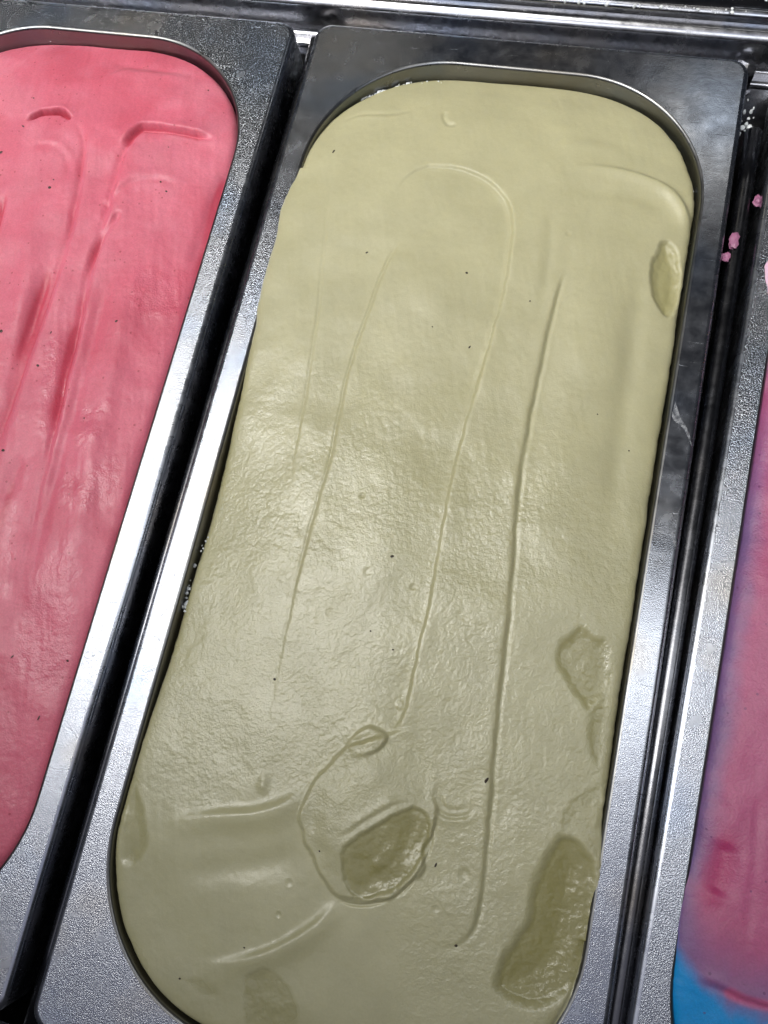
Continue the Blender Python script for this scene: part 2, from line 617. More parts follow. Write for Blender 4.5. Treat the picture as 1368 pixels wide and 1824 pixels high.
class Field:
    """height, colour weight, wetness and coarseness of a gelato top"""
    def __init__(s, X, Y):
        s.x, s.y = X.ravel(), Y.ravel()
        s.h = np.zeros(s.x.shape)
        s.wet = np.zeros(s.x.shape)
        s.coarse = np.zeros(s.x.shape)

    def stroke(s, pts, groove=0.0006, gw=0.0005, lip=0.0003, lipw=0.0012, step=0.0, decay=0.006, sw=None, side=1, fade=(0.08, 0.08), z=0.003, wob=0.0002):
        P = smooth_poly(ats(pts, z))
        sd, run = polydist(s.x, s.y, P, 0.03)
        m = np.abs(sd) < 0.03
        d = sd[m] + wob * vnoise(s.x[m], s.y[m], 0.004, 3) + wob * 0.5 * vnoise(s.x[m], s.y[m], 0.0013, 5)
        t = run[m]
        w = sstep(0, max(fade[0], 1e-4), t) * sstep(0, max(fade[1], 1e-4), 1 - t)
        w = w * (0.8 + 0.3 * vnoise(s.x[m], s.y[m], 0.012, 8))
        a = -groove * np.exp(-(d / gw) ** 2)
        a += lip * np.exp(-((d * side - lipw * 0.9) / lipw) ** 2)
        a += step * np.tanh(d * side / (sw or gw * 1.4)) * np.exp(-np.abs(d) / decay)
        s.h[m] += a * w * sstep(0.03, 0.015, np.abs(d))

    def ridge(s, pts, height, w, fade=(0.2, 0.2), z=0.003, skew=0.0):
        P = smooth_poly(ats(pts, z))
        sd, run = polydist(s.x, s.y, P, 0.03)
        m = np.abs(sd) < 0.03
        d, t = sd[m], run[m]
        f = sstep(0, max(fade[0], 1e-4), t) * sstep(0, max(fade[1], 1e-4), 1 - t)
        ww = np.where(d > 0, w * (1 + skew), w * (1 - skew))
        s.h[m] += height * f * np.exp(-(d / ww) ** 2)

    def scoop(s, pts, depth, edge=0.0012, wet=1.0, lip=0.0, rough=0.0, soft=0.004, z=0.002):
        d = region(s.x, s.y, pts, z)
        d = d + 0.0004 * vnoise(s.x, s.y, 0.005, 21) + 0.00015 * vnoise(s.x, s.y, 0.0014, 22)
        a = sstep(-edge * 0.3, edge, d)
        s.h -= depth * (0.55 * a + 0.45 * sstep(0, soft, d))
        s.h += lip * np.exp(-((d + 0.0006) / 0.0008) ** 2)
        k = a * (0.75 + 0.25 * sstep(0, soft, d))
        s.wet = np.maximum(s.wet, wet * k)
        if rough:
            s.h += rough * a * fbm(s.x, s.y, 0.003, 3, 31)
        return a


def edge_line(tab):
    ys, vs = zip(*tab)
    return lambda y: np.interp(y, ys, vs)


mm = 0.001
# ---- pistachio
def el(y):
    b = edge_line([(0.0, -0.2), (0.05, -0.3), (0.06, -0.5), (0.075, -0.3), (0.11, -1.0), (0.16, -1.1), (0.20, -0.6), (0.215, 0.3), (0.228, 0.6),
                   (0.234, 1.8), (0.245, 2.4), (0.262, 2.2), (0.275, 3.8), (0.29, 2.6), (0.302, 1.8), (0.312, 0.9), (0.322, 0.0), (0.332, -0.7), (0.347, -0.9)])(y)
    return mm * (b + 0.25 * vnoise(y, y * 0, 0.011, 2) + 0.10 * vnoise(y, y * 0, 0.0023, 4))


def er(y):
    b = edge_line([(0.0, -0.8), (0.012, 0.0), (0.025, 2.2), (0.04, 1.6), (0.06, 1.2), (0.075, 2.0), (0.083, 1.0), (0.09, -0.2), (0.12, -0.5),
                   (0.2, -1.0), (0.347, -1.0)])(y)
    return mm * (b + 0.25 * vnoise(y, y * 0, 0.009, 6) + 0.12 * vnoise(y, y * 0, 0.0022, 7))


GX0, GX1, GY0, GY1 = -IX, IX, IY0 + 0.0008, IY1 - 0.0010
X, Y, xl, xr = rows_grid(GX0, GX1, GY0, GY1, IR, 440, 1080, el, er)
F = Field(X, Y)
sx = ((X - xl[:, None]) / (xr - xl)[:, None])
yv = Y[:, 0]
zl = edge_line([(0.006, -1.0), (0.05, -0.8), (0.075, -0.9), (0.12, -3.2), (0.17, -3.2), (0.20, -1.5), (0.225, 0.5), (0.28, 0.8),
                (0.30, -1.0), (0.32, -2.8), (0.335, -4.8), (0.3465, -6.4)])(yv) * mm
zr = edge_line([(0.006, -3.0), (0.02, -0.2), (0.03, 0.5), (0.085, 0.3), (0.12, -2.0), (0.2, -2.4), (0.27, -1.8), (0.30, -2.6), (0.32, -3.4), (0.335, -5),
                (0.3465, -6.4)])(yv) * mm
zc = edge_line([(0.006, -1.6), (0.02, 0.0), (0.05, 1.2), (0.10, 2.2), (0.2, 3.0), (0.28, 4.4), (0.305, 3.6), (0.32, 2.0), (0.332, -0.6), (0.3465, -6.2)])(yv) * mm
# smooth along y
ker = np.hanning(61); ker /= ker.sum()
sm = lambda a: np.convolve(np.pad(a, 30, 'edge'), ker, 'valid')
zl, zr, zc = sm(zl), sm(zr), sm(zc)
ed = zl[:, None] * (1 - sx) + zr[:, None] * sx
crown = 1 - np.abs(2 * sx - 1) ** 2.7
base = ed + (zc[:, None] - ed) * crown
sd = sdf_rr(X, Y, GX0, GX1, GY0, GY1, IR)
edge_d = np.minimum(X - xl[:, None], xr[:, None] - X)
edge_d = np.minimum(edge_d, np.where(np.abs(Y - 0.176) > 0.118, np.maximum(sd + 0.0, 0), 9))
base -= 0.0015 * np.exp(-np.maximum(edge_d, 0) / 0.0009)
base += 0.0009 * fbm(X, Y, 0.045, 2, 5) + 0.0004 * fbm(X, Y, 0.015, 2, 9)
x, y = F.x, F.y
# spatula strokes
F.stroke([(690, 372), (712, 335), (745, 307), (785, 300), (840, 311), (885, 342), (909, 388), (905, 470), (885, 560), (850, 680), (815, 800), (785, 940),
          (765, 1060), (740, 1170), (723, 1248), (713, 1280), (694, 1304)], 0.0006, 0.00060, 0.0, 0.0030, step=0.0011, decay=0.006, sw=0.0010, side=-1, fade=(0.16, 0.02))
F.stroke([(712, 432), (682, 485), (650, 570), (622, 650), (602, 740), (588, 810), (566, 885), (545, 960), (520, 1060), (500, 1150), (478, 1270), (465, 1390)],
         0.0007, 0.0006, 0.0, 0.0030, step=0.0007, decay=0.010, sw=0.0016, side=-1, fade=(0.05, 0.5))
F.stroke([(1012, 478), (990, 540), (966, 650), (947, 740), (927, 860), (919, 960), (912, 1060), (900, 1180), (886, 1310), (876, 1440), (864, 1560),
          (852, 1640), (834, 1676), (805, 1690), (760, 1690)], 0.0008, 0.0009, 0.0, 0.0030, step=0.0009, decay=0.007, sw=0.0016, side=1, fade=(0.06, 0.10))
F.stroke([(600, 270), (580, 400), (567, 540), (548, 670), (528, 775), (514, 850), (500, 930)], 0.0003, 0.0006, 0.0, 0.0026, side=-1, step=0.0003, decay=0.010, sw=0.0020, fade=(0.35, 0.25))
F.ridge([(985, 340), (978, 450), (960, 600)], -0.0004, 0.0022, (0.4, 0.4))
# broad swell inside the main stroke
F.ridge([(800, 380), (770, 560), (720, 760), (680, 960), (640, 1150)], 0.0007, 0.010, (0.2, 0.3))
F.ridge([(1060, 380), (1050, 640), (1010, 900), (990, 1150)], 0.0009, 0.010, (0.3, 0.3))
F.ridge([(1150, 420), (1110, 760), (1080, 1000)], -0.0009, 0.004, (0.3, 0.3))
# top right fold
F.ridge([(1010, 300), (1090, 300), (1165, 314), (1205, 334), (1228, 370), (1238, 410)], 0.0016, 0.0022, (0.45, 0.2), skew=0.35)
F.ridge([(980, 345), (1080, 340), (1160, 350), (1200, 385)], -0.0006, 0.0030, (0.4, 0.3))
F.ridge([(960, 255), (1060, 258), (1140, 270)], 0.0005, 0.0030, (0.4, 0.3))
F.stroke([(797, 192), (790, 205), (798, 219), (815, 221)], 0.0006, 0.0008, 0.0, fade=(0.2, 0.2))
F.stroke([(600, 205), (640, 192), (690, 196), (740, 188)], 0.0004, 0.0012, 0.0003, fade=(0.3, 0.3))
# lower left swirls
F.ridge([(606, 1600), (565, 1648), (500, 1690), (440, 1713), (380, 1724), (330, 1724)], 0.0014, 0.0028, (0.22, 0.5), skew=-0.45)
F.ridge([(548, 1400), (510, 1432), (455, 1450), (390, 1455), (330, 1462), (270, 1475)], 0.0014, 0.0032, (0.18, 0.5), skew=-0.4)
F.ridge([(540, 1520), (450, 1545), (360, 1556), (280, 1560)], -0.0006, 0.0040, (0.2, 0.4))
F.ridge([(470, 1370), (463, 1420)], 0.0006, 0.0015, (0.4, 0.4))
# lump the spatula left, with its torn hollow
lump = region(x, y, [(640, 1318), (598, 1345), (565, 1382), (540, 1430), (535, 1490), (560, 1540), (590, 1590), (640, 1612), (700, 1600), (740, 1570), (758, 1530), (772, 1470),
                     (782, 1400), (772, 1340), (735, 1300), (690, 1302)])
qx, qy = at(770, 1345, 0.003)
open_side = 1 - 0.97 * np.exp(-(((x - qx) ** 2 + (y - qy) ** 2) / 0.0150 ** 2) ** 1.5)   # the lump runs out flat to the upper right
lump = lump + 0.0009 * vnoise(x, y, 0.0055, 33) + 0.00022 * vnoise(x, y, 0.0016, 34)
F.h += open_side * (0.0016 * sstep(-0.0004, 0.0014, lump) + 0.0012 * sstep(0.001, 0.010, lump))
F.h += 0.0003 * sstep(0, 0.004, lump) * fbm(x, y, 0.007, 2, 35)
F.coarse += 0.5 * sstep(0, 0.002, lump)
knob = region(x, y, [(612, 1310), (620, 1292), (645, 1290), (668, 1298), (690, 1318), (672, 1340), (640, 1352), (622, 1338)])
F.h += 0.0002 * sstep(-0.0004, 0.0014, knob)
knob2 = region(x, y, [(648, 1296), (663, 1293), (690, 1309), (684, 1329), (663, 1343), (630, 1349), (602, 1352), (616, 1324), (632, 1306)])
qx, qy = at(610, 1356, 0.003)
F.h += 0.0013 * sstep(-0.0003, 0.0010, knob2) * sstep(0.001, 0.012, np.hypot(x - qx, y - qy))
F.wet = np.maximum(F.wet, 0.22 * sstep(0.0008, 0.003, knob2))
F.scoop([(607, 1548), (606, 1522), (618, 1500), (650, 1478), (700, 1446), (735, 1437), (764, 1450), (768, 1490), (752, 1535), (715, 1580), (670, 1600), (635, 1602), (614, 1580)],
        0.0018, edge=0.0014, wet=0.70, rough=0.00020, soft=0.007)
F.stroke([(596, 1500), (640, 1470), (700, 1436), (745, 1426)], 0.0005, 0.0010, 0.0003, side=-1, fade=(0.3, 0.3))
F.stroke([(600, 1606), (650, 1616), (712, 1594), (755, 1540), (776, 1470), (775, 1455)], 0.0006, 0.0004, 0.0003, side=-1, fade=(0.1, 0.1))
F.stroke([(776, 1440), (798, 1456), (832, 1452), (846, 1436)], 0.0006, 0.0006, 0.0004, 0.0012, side=1, fade=(0.2, 0.3))
F.stroke([(782, 1412), (792, 1438), (815, 1443), (838, 1438)], 0.0004, 0.0006, 0.0003, 0.0014, side=-1, fade=(0.2, 0.3))
# scraped hollows at the right edge and the wet patches
F.scoop([(1171, 440), (1179, 422), (1196, 419), (1215, 440), (1220, 490), (1209, 540), (1191, 558), (1171, 540), (1159, 500), (1161, 462)], 0.0024, edge=0.0018, wet=0.50, rough=0.0002)
F.scoop([(1015, 1125), (1036, 1112), (1060, 1128), (1085, 1135), (1092, 1175), (1085, 1230), (1056, 1262), (1042, 1262), (1010, 1215), (989, 1175), (996, 1140)], 0.0009, edge=0.0022, wet=0.62, rough=0.00008)
F.scoop([(1052, 1262), (1080, 1225), (1094, 1180), (1092, 1240), (1075, 1360), (1055, 1352), (1045, 1310)], 0.0005, edge=0.0022, wet=0.55, rough=0.00008)
F.scoop([(1002, 1445), (1030, 1420), (1072, 1408), (1076, 1470), (1068, 1532), (1030, 1498), (1000, 1484)], 0.0006, wet=0.18, rough=0.0001)
F.scoop([(995, 1486), (1022, 1488), (1048, 1510), (1066, 1545), (1064, 1640), (1045, 1722), (1020, 1772), (980, 1800), (935, 1802), (896, 1784), (879, 1754), (897, 1696), (932, 1645),
         (945, 1580), (968, 1525)], 0.0026, edge=0.0030, wet=0.85, rough=0.00010, soft=0.012)
F.scoop([(236, 1400), (250, 1440), (260, 1490), (250, 1530), (230, 1546), (206, 1540), (206, 1500), (216, 1440)], 0.0008, edge=0.002, wet=0.35)
F.scoop([(430, 1740), (470, 1722), (500, 1745), (530, 1800), (520, 1850), (440, 1850), (425, 1800)], 0.0003, wet=0.30, rough=0.0002)
F.scoop([(318, 1750), (350, 1745), (385, 1765), (380, 1785), (345, 1780)], 0.0002, edge=0.002, wet=0.20)
# craters and nicks
for cx, cy, rr_, dp in [(735, 1045, 0.0010, 0.0005), (645, 882, 0.0010, 0.0006), (712, 1256, 0.0014, -0.0006), (826, 1560, 0.0016, 0.0005), (586, 1090, 0.0012, 0.0003),
                        (775, 1622, 0.0010, 0.0003), (493, 1632, 0.0008, 0.0004), (512, 1575, 0.0010, 0.0003), (1012, 420, 0.0010, 0.0002), (655, 1018, 0.0014, 0.0003)]:
    qx, qy = at(cx, cy, 0.003)
    dd = np.hypot(x - qx, y - qy) / rr_
    F.h += -dp * 0.7 * np.exp(-dd ** 2) + dp * 0.2 * np.exp(-((dd - 1.3) / 0.4) ** 2)
# crackled, bubbly skin in the middle and lower part
py_w = y
band = sstep(0.225, 0.165, y + 0.008 * fbm(x, y, 0.03, 2, 14)) * sstep(0.058, 0.085, y + 0.05 * sstep(-0.01, 0.05, x) + 0.010 * fbm(x, y, 0.02, 3, 12))
smooth_low = 0.12
rough_w = np.clip(np.maximum(band, 0.35 * sstep(0.06, 0.08, y + 0.012 * sstep(0, 0.05, x)) * sstep(0.24, 0.2, y)), 0, 1)
F.coarse += 0.16 + rough_w * (0.85 + 0.25 * vnoise(x, y, 0.012, 15))
F.coarse *= 1 - 0.7 * F.wet
rx, ry = x + 0.25 * y, y * 1.5
w1 = worley(rx + 0.0015 * vnoise(x, y, 0.006, 1), ry + 0.0015 * vnoise(x, y, 0.005, 2), 0.0065, 1)
w2 = worley(x * 1.0 + 0.0008 * vnoise(x, y, 0.003, 5), y * 1.4 + 0.0008 * vnoise(x, y, 0.003, 6), 0.0026, 2)
patchy = sstep(0.05, 0.6, vnoise(x, y, 0.02, 40) + 0.5 * vnoise(x, y, 0.008, 41))
crack = np.exp(-(w1 / 0.07) ** 2) * patchy
fine_cr = np.exp(-(w2 / 0.12) ** 2) * sstep(-0.2, 0.5, vnoise(x, y, 0.013, 45))
cw = sstep(0.27, 0.19, y) * sstep(0.06, 0.10, y) * (1 - F.wet)
F.h -= (0.00009 * crack + 0.00006 * fine_cr) * cw * (0.35 + 0.65 * rough_w)
F.h += rough_w * (0.00005 * fbm(rx, ry, 0.0042, 2, 51) + 0.00007 * fbm(x, y * 1.3, 0.0011, 2, 55))
F.h += 0.00004 * fbm(x, y, 0.002, 2, 60) + 0.00003 * fbm(x * 3.0 + y, y * 0.3, 0.006, 2, 66)
# faint spatula striations along the pull
Z = base + F.h.reshape(X.shape)
wet = np.clip(F.wet + 0.28 * np.exp(-np.maximum(edge_d.ravel(), 0) / 0.0018) * sstep(0.05, 0.30, fbm(x, y, 0.02, 2, 70) + 0.2), 0, 1)
gloss = np.clip(np.maximum(rough_w, 0.85 * sstep(0.235, 0.19, y + 0.010 * fbm(x, y, 0.012, 3, 80))) + 0.25 * fbm(x, y, 0.006, 3, 81), 0, 1)
Cb = np.array([0.468, 0.440, 0.262, 1.0])
Cw = np.array([0.250, 0.222, 0.060, 1.0])
crust = (np.exp(-np.maximum((X - xl[:, None]).ravel(), 0) / 0.0007) * sstep(0.216, 0.226, y) * sstep(0.306, 0.296, y))[:, None] * 0.6
flav = Cb[None] * (1 - wet[:, None]) + Cw[None] * wet[:, None]
flav = flav * (1 - crust) + np.array([0.62, 0.62, 0.50, 1.0]) * crust
over = edge_line([(0, 0), (0.02, 1), (0.08, 1), (0.09, 0), (0.215, 0), (0.225, 1), (0.30, 1), (0.31, 0), (0.4, 0)])
zlow = np.full(2 * (440 + 1080) - 4, -0.020)
pist, bidx = skirted('pistachio_gelato', X, Y, Z, {'flavour': flav, 'wet': wet, 'coarse': F.coarse, 'gloss': gloss}, PISTACHIO, zlow)
tag(pist, 'pale green smoothed gelato with spatula lines and darker scooped hollows', 'gelato', 'tubs of gelato filling the pans')
PZ = (X, Y, Z)


def height_on(grid, px, py):
    X_, Y_, Z_ = grid
    wx, wy = at(px, py, 0.002)
    i = int(np.argmin(np.abs(Y_[:, 0] - wy)))
    j = int(np.argmin(np.abs(X_[i] - wx)))
    z = float(Z_[i, j])
    wx, wy = at(px, py, z)
    i = int(np.argmin(np.abs(Y_[:, 0] - wy)))
    j = int(np.argmin(np.abs(X_[i] - wx)))
    return wx, wy, float(Z_[i, j])


# ---- pink
KX = -0.1735
def ekl(y):
    return mm * (-1.0 + 0 * y)


def ekr(y):
    return mm * (edge_line([(0, -0.6), (0.05, -0.2), (0.1, 0.3), (0.25, 0.5), (0.285, 0.4), (0.30, -0.5), (0.32, -1.0), (0.36, -1.0)])(y) + 0.2 * vnoise(y, y * 0, 0.005, 12))


X, Y, xl, xr = rows_grid(KX - IX, KX + IX, GY0 - 0.001, GY1 - 0.001, IR, 360, 900, ekl, ekr)
F = Field(X, Y)
x, y = F.x, F.y
sx = ((X - xl[:, None]) / (xr - xl)[:, None])
yv = Y[:, 0]
ze = sm(edge_line([(0.006, -3.0), (0.04, -1.5), (0.1, -0.6), (0.24, -0.3), (0.285, -0.8), (0.30, -1.8), (0.32, -4), (0.335, -5.5), (0.3465, -6.8)])(yv) * mm)
zc = sm(edge_line([(0.006, -3.0), (0.03, -0.5), (0.10, 2.0), (0.2, 3.5), (0.27, 4.0), (0.300, 3.0), (0.32, 1.2), (0.332, -1.5), (0.3465, -6.6)])(yv) * mm)
crown = 1 - np.abs(2 * sx - 1) ** 3.0
base = ze[:, None] + (zc - ze)[:, None] * crown
sd = sdf_rr(X, Y, KX - IX, KX + IX, GY0, GY1, IR)
edge_d = np.minimum(X - xl[:, None], xr[:, None] - X)
edge_d = np.minimum(edge_d, np.where(np.abs(Y - 0.176) > 0.118, np.maximum(sd, 0), 9))
base -= 0.0020 * np.exp(-np.maximum(edge_d, 0) / 0.0011)
base += 0.0010 * fbm(X, Y, 0.04, 2, 105) + 0.0005 * fbm(X, Y, 0.014, 2, 109)
# pressed stroke at the right with its square end
F.stroke([(218, 262), (245, 232), (262, 226), (310, 229), (362, 236), (378, 240)], 0.0026, 0.0012, 0.0005, 0.0020, side=-1, step=0.0010, decay=0.010, fade=(0.12, 0.2))
F.stroke([(240, 240), (215, 285), (203, 330), (190, 380), (170, 450), (150, 520), (132, 600), (112, 690), (92, 780), (66, 880), (40, 1000), (15, 1120)],
         0.0016, 0.0017, 0.0003, 0.0040, side=-1, step=0.0009, decay=0.008, fade=(0.03, 0.4))
F.stroke([(196, 372), (215, 345), (240, 326), (275, 318), (305, 324), (314, 340)], 0.0004, 0.0012, 0.0008, 0.0025, side=-1, fade=(0.1, 0.3))
F.stroke([(216, 376), (196, 405), (176, 435), (160, 470), (146, 510)], 0.0020, 0.0013, 0.0003, 0.0026, side=1, fade=(0.1, 0.5))
F.ridge([(400, 285), (378, 340), (352, 420), (330, 500)], -0.0010, 0.0025, (0.1, 0.4))
F.ridge([(400, 262), (330, 252), (260, 250)], -0.0003, 0.003, (0.3, 0.3))
# loop at the left with the torn slit
F.stroke([(46, 218), (66, 204), (92, 197), (112, 200), (128, 212)], 0.0055, 0.0008, 0.0004, 0.0016, side=-1, step=0.0014, decay=0.004, fade=(0.25, 0.2), wob=0.0003)
F.stroke([(128, 212), (146, 235), (150, 270), (140, 340), (122, 420), (95, 505), (62, 600), (30, 690), (0, 770), (-40, 880)], 0.0014, 0.0016, 0.0002, 0.0034, side=-1, step=0.0008,
         decay=0.009, fade=(0.1, 0.3))
F.stroke([(40, 270), (75, 258), (108, 268), (124, 300), (120, 345)], 0.0003, 0.0015, 0.0004, 0.002, side=-1, fade=(0.3, 0.4))
F.ridge([(12, 345), (2, 380), (-14, 440)], -0.0014, 0.0016, (0.3, 0.3))
F.ridge([(92, 470), (70, 530), (45, 600), (20, 660)], -0.0011, 0.0024, (0.3, 0.4))
F.ridge([(135, 560), (116, 650), (98, 720), (84, 775)], -0.0012, 0.0026, (0.3, 0.3))
F.ridge([(170, 560), (120, 720), (80, 850), (40, 1000)], 0.0008, 0.0030, (0.3, 0.4))
F.ridge([(60, 380), (50, 500), (10, 620)], 0.0009, 0.0040, (0.3, 0.4))
F.ridge([(0, 905), (20, 850), (36, 800)], -0.0008, 0.003, (0.3, 0.3))
F.ridge([(205, 450), (165, 590), (128, 720), (95, 840), (55, 990), (25, 1120)], -0.0013, 0.0030, (0.3, 0.35))
F.ridge([(100, 420), (60, 560), (15, 720), (-30, 880)], -0.0011, 0.0028, (0.3, 0.3))
F.ridge([(250, 420), (215, 580), (175, 760), (130, 960), (80, 1180)], 0.0010, 0.0045, (0.3, 0.3))
F.ridge([(165, 150), (210, 118), (270, 118), (350, 128)], 0.0008, 0.0030, (0.3, 0.3), skew=0.3)
F.ridge([(185, 88), (240, 105), (330, 112)], -0.0009, 0.0026, (0.3, 0.3))
F.ridge([(160, 745), (150, 800), (140, 860)], 0.0006, 0.005, (0.3, 0.3))
F.h += 0.00012 * fbm(x * 2.2 + y * 0.6, y * 0.25, 0.006, 3, 120) + 0.00007 * fbm(x, y, 0.0022, 3, 122) + 0.00005 * fbm(x, y, 0.0010, 2, 123)
patch = np.zeros(x.shape)
for pts in ([(120, 830), (200, 820), (215, 870), (150, 905), (110, 880)], [(60, 1000), (130, 960), (125, 1120), (95, 1230), (20, 1180)], [(0, 920), (25, 905), (20, 1000), (0, 1060)],
            [(135, 720), (190, 715), (175, 780), (140, 800)], [(240, 470), (330, 480), (300, 560), (230, 540)], [(88, 600), (118, 600), (100, 780), (70, 770)]):
    patch = np.maximum(patch, sstep(-0.003, 0.004, region(x, y, pts) + 0.003 * fbm(x, y, 0.006, 3, 131)))
low = sstep(0.12, 0.06, y)
F.coarse += 0.25 + 0.75 * patch + 0.25 * low
F.h += patch * (0.00008 * fbm(x, y, 0.003, 3, 140) + 0.00006 * fbm(x, y, 0.0013, 2, 141))
Z = base + F.h.reshape(X.shape)
s_red = np.zeros(x.shape)
for pts, w_ in (([(92, 470), (70, 530), (45, 600), (20, 660)], 0.0016), ([(135, 560), (116, 650), (98, 720), (84, 775)], 0.0020), ([(12, 345), (2, 380), (-14, 440)], 0.0014),
                ([(398, 290), (378, 345), (358, 420), (336, 500)], 0.0014), ([(20, 850), (8, 900), (-10, 960)], 0.0014)):
    sdr, runr = polydist(x, y, smooth_poly(ats(pts, 0.003)), 0.02)
    s_red = np.maximum(s_red, np.exp(-(sdr / w_) ** 4) * sstep(0, 0.15, runr) * sstep(0, 0.25, 1 - runr))
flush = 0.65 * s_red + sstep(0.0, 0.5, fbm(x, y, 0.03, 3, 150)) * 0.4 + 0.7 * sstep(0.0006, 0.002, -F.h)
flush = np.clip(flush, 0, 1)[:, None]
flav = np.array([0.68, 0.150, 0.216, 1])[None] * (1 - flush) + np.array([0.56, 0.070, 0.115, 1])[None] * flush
frosty = (sstep(0.15, 0.32, y) * sstep(-0.25, 0.5, fbm(x, y, 0.018, 4, 160, 0.65)) * 0.40 * (1 - flush[:, 0]))[:, None]
flav = flav * (1 - frosty) + np.array([0.76, 0.27, 0.34, 1])[None] * frosty
pink, _ = skirted('strawberry_gelato', X, Y, Z, {'flavour': flav, 'wet': 0.3 * low, 'coarse': F.coarse, 'gloss': np.clip(0.25 + patch + 0.5 * low + 0.3 * fbm(x, y, 0.006, 3, 82) + 0.15 * s_red, 0, 1)}, PINK, np.full(2 * (360 + 900) - 4, -0.020))
tag(pink, 'pink gelato with red flecks and long spatula furrows', 'gelato', 'tubs of gelato filling the pans')
KZ = (X, Y, Z)

# ---- purple and blue, at the right edge (only a strip of it is in view); built in the frame of its turned pan
TX, TR = 0.1690, R(-1.2)


def e3l(y):
    return mm * (edge_line([(0, -0.5), (0.03, 0.2), (0.05, 1.2), (0.068, 2.4), (0.078, 2.6), (0.086, 0.8), (0.12, 0.4), (0.2, 0.2), (0.258, 0.3), (0.266, 5.0), (0.276, 7.0), (0.284, 5.0), (0.290, 0.4), (0.30, 0.0), (0.36, -0.8)])(y)
                 + 0.3 * vnoise(y, y * 0, 0.006, 22) + 0.1 * vnoise(y, y * 0, 0.0015, 23))


X, Y, xl, xr = rows_grid(-IX, IX, GY0, GY1, IR, 260, 800, e3l, lambda y: -mm + 0 * y)
F = Field(X * math.cos(TR) - Y * math.sin(TR) + TX, X * math.sin(TR) + Y * math.cos(TR))
x, y = F.x, F.y
sx = ((X - xl[:, None]) / (xr - xl)[:, None])
yv = Y[:, 0]
ze = sm(edge_line([(0.006, -3), (0.03, -0.5), (0.07, 1.0), (0.10, 0.3), (0.24, 0.0), (0.275, 1.2), (0.30, -1.0), (0.32, -5), (0.3465, -10)])(yv) * mm)
zc = sm(edge_line([(0.006, -2), (0.03, 3), (0.10, 6), (0.2, 6), (0.27, 6), (0.300, 4), (0.32, 0.0), (0.3465, -10)])(yv) * mm)
crown = 1 - np.abs(2 * sx - 1) ** 3.0
base = ze[:, None] + (zc - ze)[:, None] * crown
base -= 0.0022 * np.exp(-np.maximum(X - xl[:, None], 0) / 0.0012)
base += 0.0008 * fbm(X, Y, 0.03, 2, 205) + 0.0004 * fbm(X, Y, 0.01, 2, 209)
F.ridge([(1298, 1500), (1288, 1560), (1276, 1600)], -0.0011, 0.0034, (0.2, 0.2))
F.ridge([(1352, 1400), (1346, 1520), (1335, 1620), (1328, 1700)], -0.0003, 0.0014, (0.2, 0.2))
F.ridge([(1215, 1600), (1222, 1540), (1235, 1480)], 0.0006, 0.0014, (0.3, 0.3))
F.stroke([(1240, 1752), (1290, 1766), (1330, 1784), (1400, 1800)], 0.0008, 0.0010, 0.0008, 0.0018, side=-1, step=0.0006, fade=(0.2, 0.05))
top3 = sstep(0.10, 0.14, y)
F.h += (0.00009 * fbm(x, y, 0.003, 3, 240) + 0.00005 * fbm(x, y, 0.0013, 2, 241)) * (0.4 + 0.6 * sstep(0.05, 0.08, y))
F.coarse += 0.25 + 0.75 * sstep(0.06, 0.085, y + 0.006 * fbm(x, y, 0.01, 2, 221))
Z = base + F.h.reshape(X.shape)
din = (X - xl[:, None]).ravel()
n1 = fbm(x, y, 0.02, 3, 230)
n2 = fbm(x, y, 0.012, 3, 233)
n1 = n1 + 0.9 * fbm(x * 2.5, y * 0.6, 0.010, 3, 236) + 0.35 * fbm(x, y, 0.002, 2, 237)
cp = np.array([0.44, 0.095, 0.205, 1]); cv = np.array([0.20, 0.11, 0.26, 1]); cb_ = np.array([0.0, 0.26, 0.62, 1]); cl = np.array([0.78, 0.50, 0.64, 1]); cr_ = np.array([0.42, 0.04, 0.14, 1])
wv = np.clip(sstep(0.0075, 0.0, din + 0.0015 * n1) * sstep(0.25, 0.18, y), 0, 1)[:, None]
c = cp * (1 - wv) + cv * wv
L3 = ats([(1190, 1672), (1215, 1700), (1255, 1755), (1300, 1795), (1368, 1818), (1500, 1850)], 0.003)
below = np.interp(x, L3[:, 0], L3[:, 1]) - y + 0.0016 * n1 + 0.0006 * n2
wm = (0.85 * sstep(-0.020, -0.001, below))[:, None]
c = c * (1 - wm) + cv * wm
wl = (sstep(0.235, 0.265, y + 0.01 * n1))[:, None]
c = c * (1 - wl) + cl * wl
# blue at the front and as a thin strip down the edge
vb = np.maximum(sstep(-0.0035, 0.0035, below), 0.6 * sstep(0.0020, 0.0004, din + 0.0006 * n2) * sstep(0.10, 0.06, y))[:, None]
c = c * (1 - vb) + cb_ * vb
sdr, runr = polydist(x, y, smooth_poly(ats([(1302, 1770), (1335, 1784), (1400, 1795)], 0.003)), 0.02)
wr = np.exp(-(sdr / 0.0016) ** 4)[:, None] * 0.6
c = c * (1 - wr) + np.array([0.62, 0.10, 0.20, 1]) * wr
sdr, _ = polydist(x, y, smooth_poly(ats([(1298, 1500), (1288, 1560), (1276, 1600)], 0.003)), 0.02)
wr = np.exp(-(sdr / 0.0030) ** 2)[:, None] * 0.8
c = c * (1 - wr) + cr_ * wr
gum, _ = skirted('bubblegum_gelato', X, Y, Z, {'flavour': c, 'wet': 0 * din, 'coarse': F.coarse, 'gloss': np.clip(0.55 * F.coarse, 0, 1)}, MIXED, np.full(2 * (260 + 800) - 4, -0.020))
gum.location = (TX, 0, 0)
gum.rotation_euler = (0, 0, TR)
tag(gum, 'purple and magenta gelato turning blue at its front edge', 'gelato', 'tubs of gelato filling the pans')


